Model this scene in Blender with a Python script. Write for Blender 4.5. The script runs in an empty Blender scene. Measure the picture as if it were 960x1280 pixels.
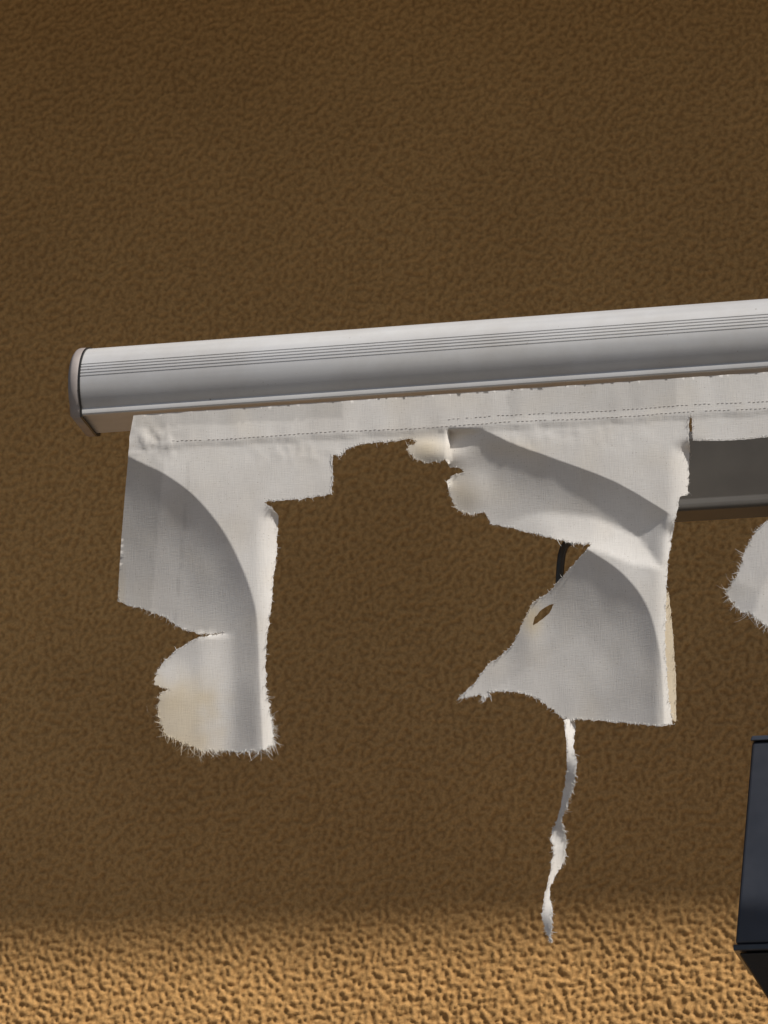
import bpy, bmesh, math, random
import numpy as np
from mathutils import Vector, Matrix, noise
from mathutils.geometry import delaunay_2d_cdt
random.seed(7); np.random.seed(7)
S=bpy.context.scene
S.view_settings.view_transform='Standard'; S.view_settings.look='None'; S.view_settings.exposure=0

# ------------------------------------------------------------ camera
TH=math.radians(12); P=math.radians(17)
F=Vector((-math.sin(TH)*math.cos(P), math.cos(TH)*math.cos(P), math.sin(P)))
R=Vector((math.cos(TH), math.sin(TH),0)); U=R.cross(F)
PC=Vector((0,-1.6,2.82)); C=PC-F*4.8
cd=bpy.data.cameras.new("camera"); cam=bpy.data.objects.new("camera",cd); S.collection.objects.link(cam)
M=Matrix((R,U,-F)).transposed().to_4x4(); M.translation=C; cam.matrix_world=M
cd.sensor_fit='HORIZONTAL'; cd.sensor_width=24; cd.lens=100; cd.clip_end=500; cd.clip_start=.05
cd.dof.use_dof=True; cd.dof.focus_distance=4.75; cd.dof.aperture_fstop=12
S.camera=cam
W=0.24
def ray(px,py,y):
    d=F+R*((px-480)/960*W)-U*((py-640)/960*W)
    return C+d*((y-C.y)/d.y)

# ------------------------------------------------------------ light
EL=math.radians(45); AZ=math.radians(60)      # sun to the right of the wall normal
sd=Vector((math.cos(EL)*math.sin(AZ), -math.cos(EL)*math.cos(AZ), math.sin(EL)))
sl=bpy.data.lights.new("sun",'SUN'); so=bpy.data.objects.new("sun",sl); S.collection.objects.link(so)
sl.energy=5.0; sl.angle=math.radians(1.3); sl.color=(1,.945,.87)
so.rotation_euler=sd.to_track_quat('Z','Y').to_euler(); so.location=(4,-6,9)
w=bpy.data.worlds.new("World"); S.world=w; w.use_nodes=True
nt=w.node_tree; bg=nt.nodes['Background']; sky=nt.nodes.new('ShaderNodeTexSky'); sky.sky_type='NISHITA'
sky.sun_disc=False; sky.sun_elevation=EL; sky.sun_rotation=math.atan2(sd.x,sd.y)
nt.links.new(sky.outputs[0],bg.inputs[0]); bg.inputs[1].default_value=0.062

# ------------------------------------------------------------ helpers
def mat(name):
    m=bpy.data.materials.new(name); m.use_nodes=True
    n=m.node_tree; return m,n,n.nodes['Principled BSDF']
def N(n,t,**k):
    x=n.nodes.new(t)
    for a,b in k.items():
        if a in x.inputs: x.inputs[a].default_value=b
        else: setattr(x,a,b)
    return x
def ramp(n,src,a,b,p0=0.,p1=1.):
    r=n.nodes.new('ShaderNodeValToRGB'); e=r.color_ramp.elements
    e[0].position=p0;e[0].color=(*a,1);e[1].position=p1;e[1].color=(*b,1)
    n.links.new(src,r.inputs[0]); return r.outputs[0]
def obj(name,verts,faces,m=None,parent=None,smooth=False):
    me=bpy.data.meshes.new(name); me.from_pydata([tuple(v) for v in verts],[],faces); me.update()
    o=bpy.data.objects.new(name,me); S.collection.objects.link(o)
    if m: me.materials.append(m)
    if smooth: me.polygons.foreach_set('use_smooth',[True]*len(me.polygons))
    if parent: o.parent=parent
    return o
def empty(name):
    o=bpy.data.objects.new(name,None); S.collection.objects.link(o); o.empty_display_size=.1; return o
def bevel(o,wd,seg=3):
    b=o.modifiers.new('bevel','BEVEL'); b.width=wd; b.segments=seg; b.limit_method='ANGLE'
    return o
def box(name,x0,x1,y0,y1,z0,z1,m,parent=None,bv=0):
    v=[(x,y,z) for x in(x0,x1) for y in(y0,y1) for z in(z0,z1)]
    f=[(0,1,3,2),(4,6,7,5),(0,4,5,1),(2,3,7,6),(0,2,6,4),(1,5,7,3)]
    o=obj(name,v,f,m,parent)
    if bv: bevel(o,bv)
    return o

# ------------------------------------------------------------ materials
def stucco(name,bump):
    m,n,b=mat(name)
    tc=N(n,'ShaderNodeTexCoord')
    n2=N(n,'ShaderNodeTexNoise',Scale=1.3,Detail=5.)
    n3=N(n,'ShaderNodeTexNoise',Scale=240.,Detail=3.)
    n1=N(n,'ShaderNodeTexNoise',Scale=85.,Detail=2.)
    for q in(n1,n2,n3): n.links.new(tc.outputs['Object'],q.inputs['Vector'])
    c=ramp(n,n2.outputs[0],(.53,.30,.112),(.64,.37,.14),.3,.7)
    mx=N(n,'ShaderNodeMix',data_type='RGBA',blend_type='MULTIPLY'); mx.inputs[0].default_value=.6
    n.links.new(c,mx.inputs[6]); n.links.new(ramp(n,n3.outputs[0],(.66,.62,.56),(1,1,1),.36,.6),mx.inputs[7])
    last=mx.outputs[2]
    if not bump:   # shade in the pits between the grains, darkened into the colour
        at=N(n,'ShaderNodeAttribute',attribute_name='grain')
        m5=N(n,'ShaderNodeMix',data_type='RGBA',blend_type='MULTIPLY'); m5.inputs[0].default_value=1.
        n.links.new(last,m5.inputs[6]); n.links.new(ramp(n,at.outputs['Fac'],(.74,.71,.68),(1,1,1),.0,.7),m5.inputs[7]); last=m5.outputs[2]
    n.links.new(last,b.inputs['Base Color']); b.inputs['Roughness'].default_value=.92
    b.inputs['Specular IOR Level'].default_value=.2
    if bump:
        bp=N(n,'ShaderNodeBump',Strength=.8,Distance=.004); n.links.new(n1.outputs[0],bp.inputs['Height'])
    else:
        bp=N(n,'ShaderNodeBump',Strength=.6,Distance=.0014); n.links.new(n3.outputs[0],bp.inputs['Height'])
    n.links.new(bp.outputs[0],b.inputs['Normal'])
    return m
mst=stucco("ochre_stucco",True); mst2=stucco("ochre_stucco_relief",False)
mso,n,b=mat("painted_soffit"); tc=N(n,'ShaderNodeTexCoord'); q=N(n,'ShaderNodeTexNoise',Scale=6.,Detail=6.)
n.links.new(tc.outputs['Object'],q.inputs[0]); n.links.new(ramp(n,q.outputs[0],(.07,.05,.035),(.11,.08,.055)),b.inputs['Base Color'])
mg,n,b=mat("paving"); tc=N(n,'ShaderNodeTexCoord'); q=N(n,'ShaderNodeTexBrick',Scale=2.5); q.inputs['Color1'].default_value=(.18,.155,.13,1); q.inputs['Color2'].default_value=(.14,.12,.10,1); q.inputs['Mortar'].default_value=(.06,.055,.05,1)
n.links.new(tc.outputs['Object'],q.inputs[0]); n.links.new(q.outputs[0],b.inputs['Base Color']); b.inputs['Roughness'].default_value=.9
# aluminium bar
mb,n,b=mat("painted_aluminium"); tc=N(n,'ShaderNodeTexCoord'); mp=N(n,'ShaderNodeMapping'); mp.inputs['Scale'].default_value=(.8,26,26)
q=N(n,'ShaderNodeTexNoise',Scale=1.5,Detail=5.); n.links.new(tc.outputs['Object'],mp.inputs[0]); n.links.new(mp.outputs[0],q.inputs[0])
q2=N(n,'ShaderNodeTexNoise',Scale=150.,Detail=4.); n.links.new(tc.outputs['Object'],q2.inputs[0])
mx=N(n,'ShaderNodeMix',data_type='RGBA',blend_type='MULTIPLY'); mx.inputs[0].default_value=1
n.links.new(ramp(n,q.outputs[0],(.46,.46,.47),(.57,.565,.56),.3,.7),mx.inputs[6]); n.links.new(ramp(n,q2.outputs[0],(.5,.45,.4),(1,1,1),.235,.275),mx.inputs[7])
q3=N(n,'ShaderNodeTexNoise',Scale=7.,Detail=7.,Roughness=.7); n.links.new(tc.outputs['Object'],q3.inputs[0])
mx2=N(n,'ShaderNodeMix',data_type='RGBA',blend_type='MULTIPLY'); mx2.inputs[0].default_value=1
n.links.new(mx.outputs[2],mx2.inputs[6]); n.links.new(ramp(n,q3.outputs[0],(.86,.84,.81),(1,1,1),.3,.6),mx2.inputs[7])
n.links.new(mx2.outputs[2],b.inputs['Base Color']); n.links.new(ramp(n,q3.outputs[0],(.5,.5,.5),(.34,.34,.34),.3,.7),b.inputs['Roughness'])
def simple(name,c0,c1,rough,metal=0,sc=40.):
    m,n,b=mat(name); tc=N(n,'ShaderNodeTexCoord'); q=N(n,'ShaderNodeTexNoise',Scale=sc,Detail=5.); n.links.new(tc.outputs['Object'],q.inputs[0])
    n.links.new(ramp(n,q.outputs[0],c0,c1,.3,.7),b.inputs['Base Color']); b.inputs['Roughness'].default_value=rough; b.inputs['Metallic'].default_value=metal; return m
mcap=simple("plastic_cap",(.27,.235,.22),(.34,.30,.28),.5)
mgrey=simple("grey_arm_paint",(.07,.066,.062),(.095,.09,.083),.4,0,12.)
mblk=simple("black_rubber",(.018,.016,.015),(.03,.028,.025),.3)
mlamp=simple("dark_lamp_housing",(.035,.041,.055),(.050,.056,.072),.3,.2,25.)
mglass=simple("smoked_glass",(.01,.01,.012),(.015,.015,.018),.15)
# fabric
mf,n,b=mat("white_canvas"); n.nodes.remove(b); out=n.nodes['Material Output']
at=N(n,'ShaderNodeAttribute',attribute_name='tone'); uv=N(n,'ShaderNodeUVMap')
q=N(n,'ShaderNodeTexNoise',Scale=9.,Detail=6.); n.links.new(uv.outputs[0],q.inputs[0])
q2=N(n,'ShaderNodeTexNoise',Scale=420.,Detail=2.); n.links.new(uv.outputs[0],q2.inputs[0])
m1=N(n,'ShaderNodeMix',data_type='RGBA',blend_type='MULTIPLY'); m1.inputs[0].default_value=1
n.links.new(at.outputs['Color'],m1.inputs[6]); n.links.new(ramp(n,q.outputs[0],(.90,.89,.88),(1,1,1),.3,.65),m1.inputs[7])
m2=N(n,'ShaderNodeMix',data_type='RGBA',blend_type='MULTIPLY'); m2.inputs[0].default_value=1
n.links.new(m1.outputs[2],m2.inputs[6]); n.links.new(ramp(n,q2.outputs[0],(.6,.57,.52),(1,1,1),.25,.34),m2.inputs[7])
def rib(sx,sy):
    mpx=N(n,'ShaderNodeMapping'); mpx.inputs['Scale'].default_value=(sx,sy,1); n.links.new(uv.outputs[0],mpx.inputs[0])
    qa=N(n,'ShaderNodeTexNoise',Scale=1.,Detail=1.); n.links.new(mpx.outputs[0],qa.inputs[0]); return qa.outputs[0]
r1=rib(760,40); r2=rib(50,900)
a1=N(n,'ShaderNodeMath',operation='ADD'); n.links.new(r1,a1.inputs[0]); n.links.new(r2,a1.inputs[1])
m3=N(n,'ShaderNodeMix',data_type='RGBA',blend_type='MULTIPLY'); m3.inputs[0].default_value=1
hm=N(n,'ShaderNodeMath',operation='MULTIPLY'); n.links.new(a1.outputs[0],hm.inputs[0]); hm.inputs[1].default_value=.5
n.links.new(m2.outputs[2],m3.inputs[6]); n.links.new(ramp(n,hm.outputs[0],(.93,.93,.93),(1,1,1),.38,.6),m3.inputs[7])
bp=N(n,'ShaderNodeBump',Strength=.5,Distance=.0004); n.links.new(a1.outputs[0],bp.inputs['Height'])
df=N(n,'ShaderNodeBsdfDiffuse',Roughness=.6); tr=N(n,'ShaderNodeBsdfTranslucent'); ms=N(n,'ShaderNodeMixShader'); ms.inputs[0].default_value=.16
n.links.new(m3.outputs[2],df.inputs[0]); n.links.new(m3.outputs[2],tr.inputs[0]); n.links.new(bp.outputs[0],df.inputs['Normal'])
n.links.new(df.outputs[0],ms.inputs[1]); n.links.new(tr.outputs[0],ms.inputs[2]); n.links.new(ms.outputs[0],out.inputs[0])

# ------------------------------------------------------------ house
house=empty("stucco_house")
X0,X1,Z0,Z1=-1.55,.95,2.05,4.85
ring=[(-9,0,0),(X0,0,0),(X0,0,6),(-9,0,6),(X1,0,0),(9,0,0),(9,0,6),(X1,0,6),(X0,0,Z0),(X1,0,Z0),(X1,0,Z1),(X0,0,Z1)]
ST=.0034
nx=int((X1-X0)/ST)+1; nz=int((Z1-Z0)/ST)+1
rs=np.random.RandomState(3)
fz=np.fft.fftfreq(nz,ST)[:,None]; fx=np.fft.rfftfreq(nx,ST)[None,:]; fr_=np.hypot(fz,fx)
def filt(g):
    a=np.fft.irfft2(np.fft.rfft2(rs.randn(nz,nx))*g,s=(nz,nx)); return (a-a.mean())/a.std()
def low(l0): return filt(np.exp(-(fr_*l0)**2))
g1=filt(np.exp(-(fr_*.0115)**2)*(1-np.exp(-(fr_*.030)**2)))   # grain band only
g2=low(.12)
cov=1/(1+np.exp(-(g1*2.0+.15*g2+.35)))
hgt=cov*.0046+low(.0085)*.00045+low(.3)*.0012
ex=np.minimum(np.arange(nx),np.arange(nx)[::-1])[None,:]; ez=np.minimum(np.arange(nz),np.arange(nz)[::-1])[:,None]
hgt*=np.clip(np.minimum(ex,ez)/8.,0,1)
gx,gz=np.meshgrid(np.linspace(X0,X1,nx),np.linspace(Z0,Z1,nz))
me=bpy.data.meshes.new("wall_relief"); nv=nx*nz; me.vertices.add(nv)
me.vertices.foreach_set('co',np.stack([gx,-hgt,gz],-1).ravel())
idx=np.arange(nv).reshape(nz,nx); q_=np.stack([idx[:-1,:-1],idx[:-1,1:],idx[1:,1:],idx[1:,:-1]],-1).reshape(-1,4)
nf=len(q_); me.loops.add(nf*4); me.loops.foreach_set('vertex_index',q_.ravel().astype(np.int32))
me.polygons.add(nf); me.polygons.foreach_set('loop_start',np.arange(nf,dtype=np.int32)*4); me.polygons.foreach_set('loop_total',np.full(nf,4,dtype=np.int32))
me.polygons.foreach_set('use_smooth',np.ones(nf,bool)); me.update(calc_edges=True); me.validate()
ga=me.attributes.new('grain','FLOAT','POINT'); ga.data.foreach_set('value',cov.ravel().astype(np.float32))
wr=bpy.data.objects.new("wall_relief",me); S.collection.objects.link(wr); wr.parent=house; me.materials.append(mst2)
obj("wall",ring,[(0,1,2,3),(4,5,6,7),(1,4,9,8),(11,10,7,2)],mst,house)
ze=ray(480,1183,0).z
EZ=4.85; D=(EZ-ze)/(math.tan(EL)/math.cos(AZ))
box("eave",-9,9,-D,-.006,EZ+.001,EZ+.16,mso,house)
box("upper_wall",-9,9,.004,.25,0,6.2,mst,house)
obj("ground",[(-200,-200,0),(200,-200,0),(200,200,0),(-200,200,0)],[(0,1,2,3)],mg)

# ------------------------------------------------------------ awning
awn=empty("torn_awning")
CLY=-1.6; BY=CLY+.045
e=ray(106,484,BY-.03); BX=e.x; BZ=e.z+.002
RF,RZ=.066,.068
def ell(a): return (RF*math.cos(a), RZ*math.sin(a))
p2=[]
gro=[21,16.5,12,7.5,3]
ang=sorted(set([100-2.5*i for i in range(0,29)]+sum([[g+.9,g+.45,g-.45,g-.9] for g in gro],[])+[26,-1,-4,-8,-12,-16,-20,-25,-30,-35,-40]),reverse=True)
ang=[a for a in ang if not any(abs(a-g)<=1.0 and (a not in (g+.9,g+.45,g-.45,g-.9)) for g in gro)]
for a in ang:
    f,z=ell(math.radians(a))
    for g in gro:
        if abs(a-g)<=.5: f*=.983; z*=.983
    p2.append((f,z))
p2+= [(.0515,-.0485),(.0510,-.0525),(.0495,-.0545),(.046,-.0550),(.044,-.051),(.010,-.054),(-.030,-.058),(-.040,-.054),(-.046,-.03),(-.046,.03),(-.04,.052),(-.025,.066)]
L=4.0
k=len(p2); v=[(BX,BY-f,BZ+z) for f,z in p2]+[(BX+L,BY-f,BZ+z) for f,z in p2]
bar=obj("front_bar",v,[(i,(i+1)%k,(i+1)%k+k,i+k) for i in range(k)],mb,awn,True)
try: bar.data.set_sharp_from_angle(angle=math.radians(20))
except Exception as ex: print(ex)
sp_=[ell(math.radians(a)) for a in range(100,-44,-6)]+[(.0485,-.056),(.01,-.058),(-.03,-.061),(-.045,-.055),(-.05,-.03),(-.05,.03),(-.044,.052),(-.027,.067)]
rings=[(0.0,1.03),(-.010,1.03),(-.013,1.015),(-.017,.95),(-.021,.75),(-.024,.4)]
k=len(sp_); v=[(BX+.002,BY-f,BZ+z) for f,z in sp_];fs=[]
for dx,s in rings: v+=[(BX+dx,BY-f*s,BZ+z*s) for f,z in sp_]
for r in range(len(rings)):
    for i in range(k):
        j=(i+1)%k; fs.append((r*k+i,(r+1)*k+i,(r+1)*k+j,r*k+j))
fs.append(tuple(range(len(rings)*k,(len(rings)+1)*k)))
obj("end_cap",v,fs,mcap,awn,True)
v=[];fs=[]
for dx,s in((.0005,1.036),(.0035,1.036),(.0035,.98),(.0005,.98)): v+=[(BX+dx,BY-f*s,BZ+z*s) for f,z in sp_]
for r in range(4):
    for i in range(k):
        j=(i+1)%k; fs.append((r*k+i,((r+1)%4)*k+i,((r+1)%4)*k+j,r*k+j))
obj("cap_gasket",v,fs,mblk,awn)

def bb(x): return 533-(x-90)*.0680
main=[(167,bb(167)-9,0),(300,bb(300)-9,0),(500,bb(500)-9,0),(700,bb(700)-9,0),(900,bb(900)-9,0),(1200,bb(1200)-9,0),
(1200,800,0),(1000,796,8),(975,790,10),(958,783,12),(938,768,14),(920,760,14),(908,742,14),(921,718,12),(930,692,8),(944,664,6),(965,648,6),(1000,600,4),(1030,543,3),
(990,545,2),(960,546,2),(938,549,2),(905,551,1),(866,551,2),(865,525,2),(863,516,2),(861,530,2),(862,560,2),(860,618,3),(850,621,2),
(842,660,3),(835,700,3),(833,750,3),(831,800,3),(835,860,3),(841,906,6),
(825,908,3),(795,905,3),(760,902,3),(722,899,4),(712,902,4),(700,896,5),(688,885,7),(675,875,4),(655,867,4),(632,864,4),(612,866,7),(604,878,8),(600,868,7),(572,875,5),
(580,866,4),(596,850,4),(610,830,4),(628,818,4),(640,806,4),(649,790,4),(657,771,4),(666,753,4),(688,738,3),(707,716,3),(724,697,3),(738,680,5),
(728,681,7),(700,676,5),(670,668,4),(640,660,4),(612,655,4),(606,640,3),(597,642,5),(580,642,5),(568,634,5),(562,616,5),(558,602,3),(566,594,3),(580,590,2),(574,585,2),(562,584,2),
(556,574,5),(546,578,5),(530,579,5),(518,573,6),(508,562,7),(520,554,7),(514,549,5),
(500,551,3),(480,553,5),(462,554,3),(446,557,4),(432,563,5),(428,569,6),(416,569,3),
(416,590,3),(415,616,4),(406,620,3),(384,622,6),(360,625,4),(345,626,3),(330,628,3),
(340,634,2),(348,645,3),(347,665,3),(346,690,3),(342,725,3),(339,760,3),(334,795,3),(332,830,3),(333,860,5),(336,885,8),(341,905,11),(344,930,14),
(330,938,20),(310,941,10),(290,940,9),(265,939,13),(248,937,19),(232,930,16),(215,924,13),(204,915,12),(197,893,9),(197,872,8),(203,864,4),(212,861,2),(203,860,3),(194,857,7),(195,842,8),(205,826,5),(220,812,4),(236,803,4),(250,796,3),(282,791,1),(250,793,2),
(228,787,6),(212,776,8),(198,769,8),(184,763,8),(165,758,4),(147,752,2),
(149,715,0),(152,670,0),(156,620,0),(160,575,1),(162,545,1)]
hole=[(677,762),(692,754),(687,766),(674,776),(666,782),(669,772)]
strip=[(710,898,3),(719,906,4),(717,930,3),(721,955,5),(718,980,6),(710,1004,6),(703,1024,4),(708,1050,6),(706,1075,6),(698,1090,4),(688,1108,3),(687,1122,4),(691,1140,4),(690,1160,4),(688,1178,7),(683,1165,6),(677,1145,4),(679,1125,4),(684,1106,3),(688,1088,3),(691,1065,6),(689,1045,6),(694,1028,4),(701,1010,3),(705,985,3),(709,960,2),(708,930,2),(705,900,3)]
back=[(836,740),(841,790),(845,850),(845,902),(838,900),(826,880),(820,800),(826,745)]

def pip(x,y,poly):
    x=np.asarray(x,float);y=np.asarray(y,float); ins=np.zeros(x.shape,bool); m_=len(poly)
    for i in range(m_):
        x1,y1=poly[i][:2];x2,y2=poly[(i+1)%m_][:2]
        if y1==y2: continue
        c_=((y1>y)!=(y2>y))&(x<(x2-x1)*(y-y1)/(y2-y1)+x1); ins^=c_
    return ins
def dpl(x,y,pl):
    d=np.full(np.shape(x),1e9)
    for (x1,y1),(x2,y2) in zip(pl[:-1],pl[1:]):
        vx,vy=x2-x1,y2-y1; t=np.clip(((x-x1)*vx+(y-y1)*vy)/(vx*vx+vy*vy+1e-12),0,1)
        d=np.minimum(d,np.hypot(x-x1-t*vx,y-y1-t*vy))
    return d
def smooth_pl(pl,nn=6):
    out=[]; n_=len(pl)
    for i in range(n_-1):
        p0=pl[max(i-1,0)];p1=pl[i];p2_=pl[i+1];p3=pl[min(i+2,n_-1)]
        for j in range(nn):
            t=j/nn
            out.append(tuple(.5*((2*p1[c_])+(-p0[c_]+p2_[c_])*t+(2*p0[c_]-5*p1[c_]+4*p2_[c_]-p3[c_])*t*t+(-p0[c_]+3*p1[c_]-3*p2_[c_]+p3[c_])*t**3) for c_ in(0,1)))
    out.append(pl[-1]); return out
MPP=.0012
def smst(t): t=np.clip(t,0,1); return t*t*(3-2*t)
C1=smooth_pl([(150,560),(166,573),(205,592),(245,622),(280,665),(305,715),(319,760),(323,805),(325,860),(330,960)])
A1=smooth_pl([(606,538),(645,556),(700,576),(770,603),(836,642)],3)
A2=[(836,642),(828,712),(790,705),(740,686),(700,690)]
B1=smooth_pl([(730,684),(775,714),(806,752),(822,800),(828,850),(831,930)])
E1=[(925,820),(950,740),(985,680),(1020,620)]
def vn(x,y,sx,sy,seed):
    return np.array([noise.noise(Vector((a_/sx,b_/sy,seed))) for a_,b_ in zip(np.ravel(x),np.ravel(y))]).reshape(np.shape(x))
def hem_y(x): return 556-(x-215)*.056
def height(x,y):
    x=np.asarray(x,float);y=np.asarray(y,float); h=np.zeros(x.shape)
    ins=pip(x,y,C1+[(60,960),(60,560)])
    d=dpl(x,y,C1); h-=np.where(ins,.44*150*(1-np.exp(-d/150))*MPP,0)
    t=np.clip((x-318)/28,0,1)*smst((y-625)/25)*(x<420); h-=.018*t*t
    h+=.004*np.exp(-((x-262)/60)**2-((y-862)/60)**2)
    h+=.012*smst((y-791)/6)*smst((296-x)/50)*(x<330)
    h+=.010*smst((262-x)/60)*smst((y-815)/60)*(x<330)
    ins=pip(x,y,A1+[(828,712),(790,705),(740,686),(700,690),(560,690),(560,538)])
    d=np.minimum(dpl(x,y,A1),1.3*dpl(x,y,A2)); h-=np.where(ins,.48*60*(1-np.exp(-d/60))*MPP,0)
    ins=pip(x,y,B1+[(540,930),(540,740),(700,684)])
    d=dpl(x,y,B1); h-=np.where(ins,.43*130*(1-np.exp(-d/130))*MPP,0)
    h+=.010*np.exp(-((x-550)/30)**2-((y-566)/16)**2)*smst((y-546)/10)
    h+=.004*np.exp(-((x-592)/24)**2-((y-616)/24)**2)
    t=np.clip((x-834)/28,0,1)*(x<880)*smst((y-545)/20); h+=-.018*t*t
    t=np.clip((x-818)/20,0,1)*(x<880)*smst((y-640)/30); h+=-.010*t*t
    h+=.003*np.exp(-((x-660)/18)**2-((y-790)/40)**2)
    ins=pip(x,y,E1+[(860,600),(860,820)]); d=dpl(x,y,E1); h-=np.where(ins,.42*d*MPP,0)*(y>620)
    below=smst((y-bb(x)-20)/60)
    h+=.0026*vn(x,y,110,170,1.3)*below+.0006*vn(x,y,26,40,4.4)*below
    cr=np.exp(-((x-188)/30)**2-((y-553)/18)**2)+.5*np.exp(-((x-380)/55)**2-((y-566)/12)**2)+.25*np.exp(-((x-690)/120)**2-((y-545)/16)**2)
    h+=.0042*cr*vn(x,y,8,12,2.2)
    h+=.0009*vn(x,y,22,60,6.1)*smst((hem_y(x)+6-y)/6)
    h+=.0018*smst((hem_y(x)+3-y)/3)
    return h
def hstrip(x,y):
    x=np.asarray(x,float);y=np.asarray(y,float)
    h0=float(height(np.array([712.]),np.array([896.]))[0])
    cx=np.interp(y,[898,930,960,990,1024,1060,1106,1130,1178],[712,713,715,711,699,699,686,683,688])
    return h0+.012*np.sin((y-900)/38.)-.0013*(x-cx)*np.cos((y-900)/30.)
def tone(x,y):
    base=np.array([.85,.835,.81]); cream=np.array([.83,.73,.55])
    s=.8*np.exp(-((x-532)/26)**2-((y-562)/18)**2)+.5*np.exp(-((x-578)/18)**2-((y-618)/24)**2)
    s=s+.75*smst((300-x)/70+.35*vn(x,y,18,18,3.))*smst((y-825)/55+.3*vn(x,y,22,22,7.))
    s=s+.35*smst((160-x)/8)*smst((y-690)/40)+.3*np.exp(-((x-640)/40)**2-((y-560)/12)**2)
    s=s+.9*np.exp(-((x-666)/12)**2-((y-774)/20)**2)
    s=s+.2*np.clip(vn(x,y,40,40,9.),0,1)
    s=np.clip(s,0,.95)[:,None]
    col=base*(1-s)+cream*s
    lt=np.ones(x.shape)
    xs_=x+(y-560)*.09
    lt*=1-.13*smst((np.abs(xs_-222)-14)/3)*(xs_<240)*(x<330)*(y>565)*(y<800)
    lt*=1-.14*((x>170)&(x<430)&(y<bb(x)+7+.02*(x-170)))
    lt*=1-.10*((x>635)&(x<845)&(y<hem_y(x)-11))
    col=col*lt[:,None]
    return col
def place(px,py,h,y0=CLY): return ray(px,py,y0-h)

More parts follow.
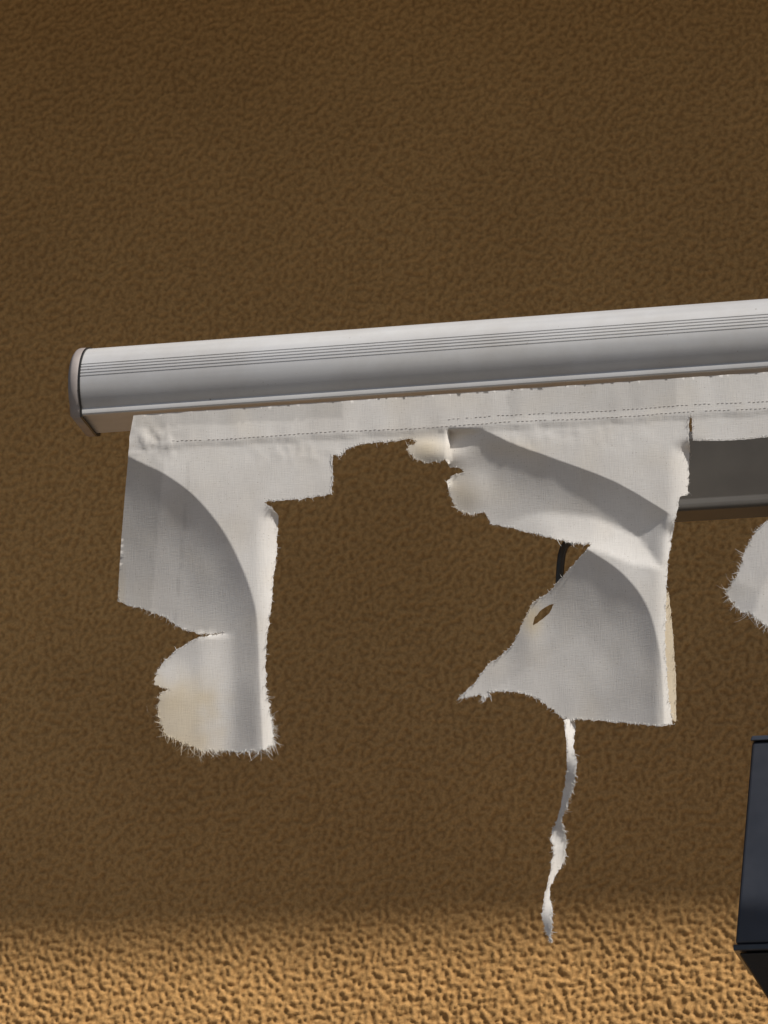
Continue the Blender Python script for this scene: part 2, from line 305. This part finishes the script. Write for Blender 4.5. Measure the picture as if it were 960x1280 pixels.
def jag(poly,step=2.4,amp=1.0):
    out=[]
    m_=len(poly)
    for i in range(m_):
        x1,y1,f1=poly[i];x2,y2,f2=poly[(i+1)%m_]
        L_=math.hypot(x2-x1,y2-y1); k_=max(1,int(L_/step))
        nx_,ny_=(y2-y1)/max(L_,1e-6),-(x2-x1)/max(L_,1e-6)
        for j in range(k_):
            t=j/k_; fr=f1*(1-t)+f2*t
            x=x1+(x2-x1)*t;y=y1+(y2-y1)*t
            a_=min(fr,8)*.30*amp
            o_=a_*(noise.noise(Vector((x*.15,y*.15,3)))*1.8+random.uniform(-.6,.6)) if fr>0 and j>0 else 0
            out.append((x+nx_*o_,y+ny_*o_,fr,nx_,ny_))
    return out
def sheet(name,poly,hf,step=4.,holes=[],tonefn=tone,fr=True,y0=CLY,dens=1.0,creases=[]):
    jb=jag(poly); hb=[]
    for h_ in holes:
        for i in range(len(h_)):
            a_=h_[i];b_=h_[(i+1)%len(h_)]
            for j in range(3): hb.append((a_[0]+(b_[0]-a_[0])*j/3+random.uniform(-.9,.9),a_[1]+(b_[1]-a_[1])*j/3+random.uniform(-.9,.9)))
    pts=[Vector((q[0],q[1])) for q in jb]+[Vector(q) for q in hb]
    ed=[(i,(i+1)%len(jb)) for i in range(len(jb))]
    if hb: ed+=[(len(jb)+i,len(jb)+(i+1)%len(hb)) for i in range(len(hb))]
    xs=[q[0] for q in jb];ys=[q[1] for q in jb]
    gx,gy=np.meshgrid(np.arange(min(xs),max(xs),step),np.arange(min(ys),max(ys),step)); gx=gx.ravel()+np.random.uniform(-.6,.6,gx.size);gy=gy.ravel()+np.random.uniform(-.6,.6,gy.size)
    cxs=[];cys=[]
    for c_ in creases:
        for (x1,y1),(x2,y2) in zip(c_[:-1],c_[1:]):
            L_=math.hypot(x2-x1,y2-y1)
            if L_<.01: continue
            k_=max(1,round(L_/3)); nx_,ny_=(y2-y1)/L_,-(x2-x1)/L_
            for j in range(k_):
                for o_ in(-1.6,0,1.6): cxs.append(x1+(x2-x1)*j/k_+nx_*o_);cys.append(y1+(y2-y1)*j/k_+ny_*o_)
        dd=dpl(gx,gy,c_); kk=dd>3.0; gx=gx[kk];gy=gy[kk]
    gx=np.concatenate([gx,cxs]);gy=np.concatenate([gy,cys])
    k_=pip(gx,gy,jb); gx=gx[k_];gy=gy[k_]
    pl=[(q[0],q[1]) for q in jb]; pl.append(pl[0])
    dd=dpl(gx,gy,pl); k_=dd>1.4; gx=gx[k_];gy=gy[k_]
    pts+=[Vector((a_,b_)) for a_,b_ in zip(gx,gy)]
    V,E,T,_,_,_=delaunay_2d_cdt(pts,ed,[],0,1e-4)
    vx=np.array([q.x for q in V]);vy=np.array([q.y for q in V]); T=np.array([t for t in T if len(t)==3])
    cx=vx[T].mean(1);cy=vy[T].mean(1); keep=pip(cx,cy,jb)
    for h_ in holes: keep&=~pip(cx,cy,hb)
    T=T[keep]
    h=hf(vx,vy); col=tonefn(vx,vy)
    V3=[place(a_,b_,c_,y0) for a_,b_,c_ in zip(vx,vy,h)]
    F3=[tuple(int(i) for i in t) for t in T]; UV=[(p.x,p.z) for p in V3]; COL=[tuple(c_) for c_ in col]
    if fr:
        bx_=np.array([q[0] for q in jb]);by_=np.array([q[1] for q in jb]);bn=np.array([q[3:5] for q in jb])
        inn=pip(bx_+bn[:,0]*3,by_+bn[:,1]*3,jb); HB=hf(bx_,by_); TB=tonefn(bx_,by_)
        for i,q in enumerate(jb):
            x,y,f,nx_,ny_=q
            if f<=1: continue
            for rep in range(4 if f<8 else 6):
                if random.random()>.62*dens: continue
                ln=(f+1.5)*random.uniform(.2,1.0)*.8
                if random.random()<.04: ln*=2.1
                sgn=-1 if inn[i] else 1
                an=random.gauss(0,.6); dx=sgn*(nx_*math.cos(an)-ny_*math.sin(an)); dy=sgn*(nx_*math.sin(an)+ny_*math.cos(an))+.25
                bx=x-dx*2.+random.uniform(-1.3,1.3);by=y-dy*2.
                hh=float(HB[i]); cur=random.gauss(0,.4); hz=random.gauss(0,.003)
                wd=random.uniform(.25,.62); base=len(V3); segs=4
                tc_=tuple(TB[i])
                for s_ in range(segs+1):
                    t=s_/segs; a_=cur*t*2
                    ex=bx+(dx*math.cos(a_)-dy*math.sin(a_))*ln*t; ey=by+(dx*math.sin(a_)+dy*math.cos(a_))*ln*t
                    p=place(ex,ey,hh+hz*t,y0); r_=wd*(1-t*.75)*MPP
                    side=Vector((dy,0,dx)).normalized()
                    V3+= [p+side*r_*.9,p-side*r_*.9,p+Vector((0,-r_,0))]
                    UV+=[(p.x,p.z)]*3; COL+=[tc_]*3
                for s_ in range(segs):
                    b0=base+s_*3
                    for a_,b_ in((0,1),(1,2),(2,0)): F3.append((b0+a_,b0+b_,b0+3+b_,b0+3+a_))
    o=obj(name,V3,F3,mf,awn,True)
    me=o.data; ul=me.uv_layers.new(name='UVMap'); li=np.empty(len(me.loops),int); me.loops.foreach_get('vertex_index',li)
    ul.data.foreach_set('uv',np.array(UV)[li].ravel())
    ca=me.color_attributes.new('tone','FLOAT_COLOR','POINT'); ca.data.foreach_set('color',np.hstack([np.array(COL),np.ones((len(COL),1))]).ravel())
    return o
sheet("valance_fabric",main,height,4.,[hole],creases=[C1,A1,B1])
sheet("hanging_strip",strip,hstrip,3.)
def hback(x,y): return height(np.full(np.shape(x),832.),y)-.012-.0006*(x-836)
def tback(x,y): return np.tile(np.array([.74,.66,.52]),(len(x),1))  # cream of light passing through the cloth, painted in as tone
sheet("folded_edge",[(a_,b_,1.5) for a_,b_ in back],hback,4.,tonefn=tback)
V=[];Fc=[]
def stitch(x0,x1,off):
    xs=np.arange(x0,x1,5.6); ys=hem_y(xs)+off+np.random.uniform(-.4,.4,xs.size)+.8*np.sin(xs/37.); h0=height(xs,ys); h1=height(xs+3.4,ys)
    for x,y,a0,a1_ in zip(xs,ys,h0,h1):
        if random.random()>.93: continue
        l=3.4
        a_=place(x,y,a0+.0003);b_=place(x+l,y-.2,a1_+.0003); r=.0004; base=len(V)
        for p,s in((a_,.3),((a_+b_)/2,1),(b_,.3)):
            for k_ in range(6):
                an=k_/6*math.tau; V.append(p+Vector((0,math.cos(an)*r*s*1.3,math.sin(an)*r*s)))
        for s in range(2):
            for k_ in range(6): Fc.append((base+s*6+k_,base+s*6+(k_+1)%6,base+s*6+6+(k_+1)%6,base+s*6+6+k_))
stitch(215,1150,-4.5); stitch(560,1150,-13)
mth=simple("thread_grey",(.36,.34,.32),(.50,.47,.45),.9)
obj("hem_stitches",V,Fc,mth,awn)

# folding arm behind the valance
def p(px,py,y): return ray(px,py,y)
AY=-1.38
lo=p(850,641,AY)
ax0=p(770,600,AY).x
pr=[(-.008,0),(-.010,.004),(-.008,.012),(.004,.022),(.004,.12),(.012,.135),(.05,.135),(.058,.12),(.058,.01),(.05,0)]
v=[(ax0,AY+a_,lo.z+b_) for a_,b_ in pr]+[(ax0+2.6,AY+a_,lo.z+b_) for a_,b_ in pr]; k=len(pr)
arm=obj("folding_arm",v,[(i,(i+1)%k,(i+1)%k+k,i+k) for i in range(k)]+[tuple(range(k))[::-1],tuple(range(k,2*k))],mgrey,awn); bevel(arm,.0015,2)
box("wall_bracket",ax0+2.4,ax0+2.55,AY+.05,-.006,lo.z+.02,lo.z+.1,mgrey,awn,.01)
cu=bpy.data.curves.new("arm_cable",'CURVE'); cu.dimensions='3D'; cu.bevel_depth=.0062; cu.bevel_resolution=5
sp=cu.splines.new('NURBS'); pp=[(790,640),(770,662),(742,676),(716,672),(702,684),(700,716),(698,745),(712,775),(750,800)]
sp.points.add(len(pp)-1)
for i,(a_,b_) in enumerate(pp):
    q=p(a_,b_,-1.50+.02*abs(i-4)/4); sp.points[i].co=(*q,1)
sp.use_endpoint_u=True; sp.order_u=4
co=bpy.data.objects.new("arm_cable",cu); S.collection.objects.link(co); co.parent=awn; cu.materials.append(mblk)

# ------------------------------------------------------------ lamp on an arm from the wall
lamp=empty("wall_lamp")
LY=-1.0; DB=LY+.26
tl=p(940,927,LY+.04);bl=p(919,1180,LY); WL=.30
zt,zb=tl.z,bl.z; xt,xb=tl.x,bl.x; xc=xb+WL/2
def frust(name,rs,m,bv):
    v=[];fs=[]
    for (x0,x1,y0,y1,z) in rs: v+=[(x0,y0,z),(x1,y0,z),(x1,y1,z),(x0,y1,z)]
    for r in range(len(rs)-1):
        for i in range(4):
            j=(i+1)%4; fs.append((r*4+i,r*4+j,r*4+4+j,r*4+4+i))
    fs.append((3,2,1,0)); q=(len(rs)-1)*4; fs.append((q,q+1,q+2,q+3))
    return bevel(obj(name,v,fs,m,lamp),bv)
dt=xt-xb
frust("housing",[(xb,xb+WL,LY,DB,zb),(xt,xb+WL-dt,LY+.04,DB-.02,zt)],mlamp,.005)
frust("top_lid",[(xt-.003,xb+WL-dt+.003,LY+.036,DB-.016,zt+.001),(xt,xb+WL-dt,LY+.04,DB-.02,zt+.010)],mlamp,.002)
frust("rim",[(xb-.003,xb+WL+.003,LY-.003,DB+.003,zb-.011),(xb-.003,xb+WL+.003,LY-.003,DB+.003,zb-.001)],mlamp,.002)
frust("lower_hood",[(xb+.085,xb+WL-.085,LY+.09,DB-.08,zb-.15),(xb+.003,xb+WL-.003,LY+.004,DB-.004,zb-.013)],mglass,.005)
box("mount_arm",xc+.06,xc+.10,DB-.03,-.006,zb-.0,zb+.04,mblk,lamp,.004)
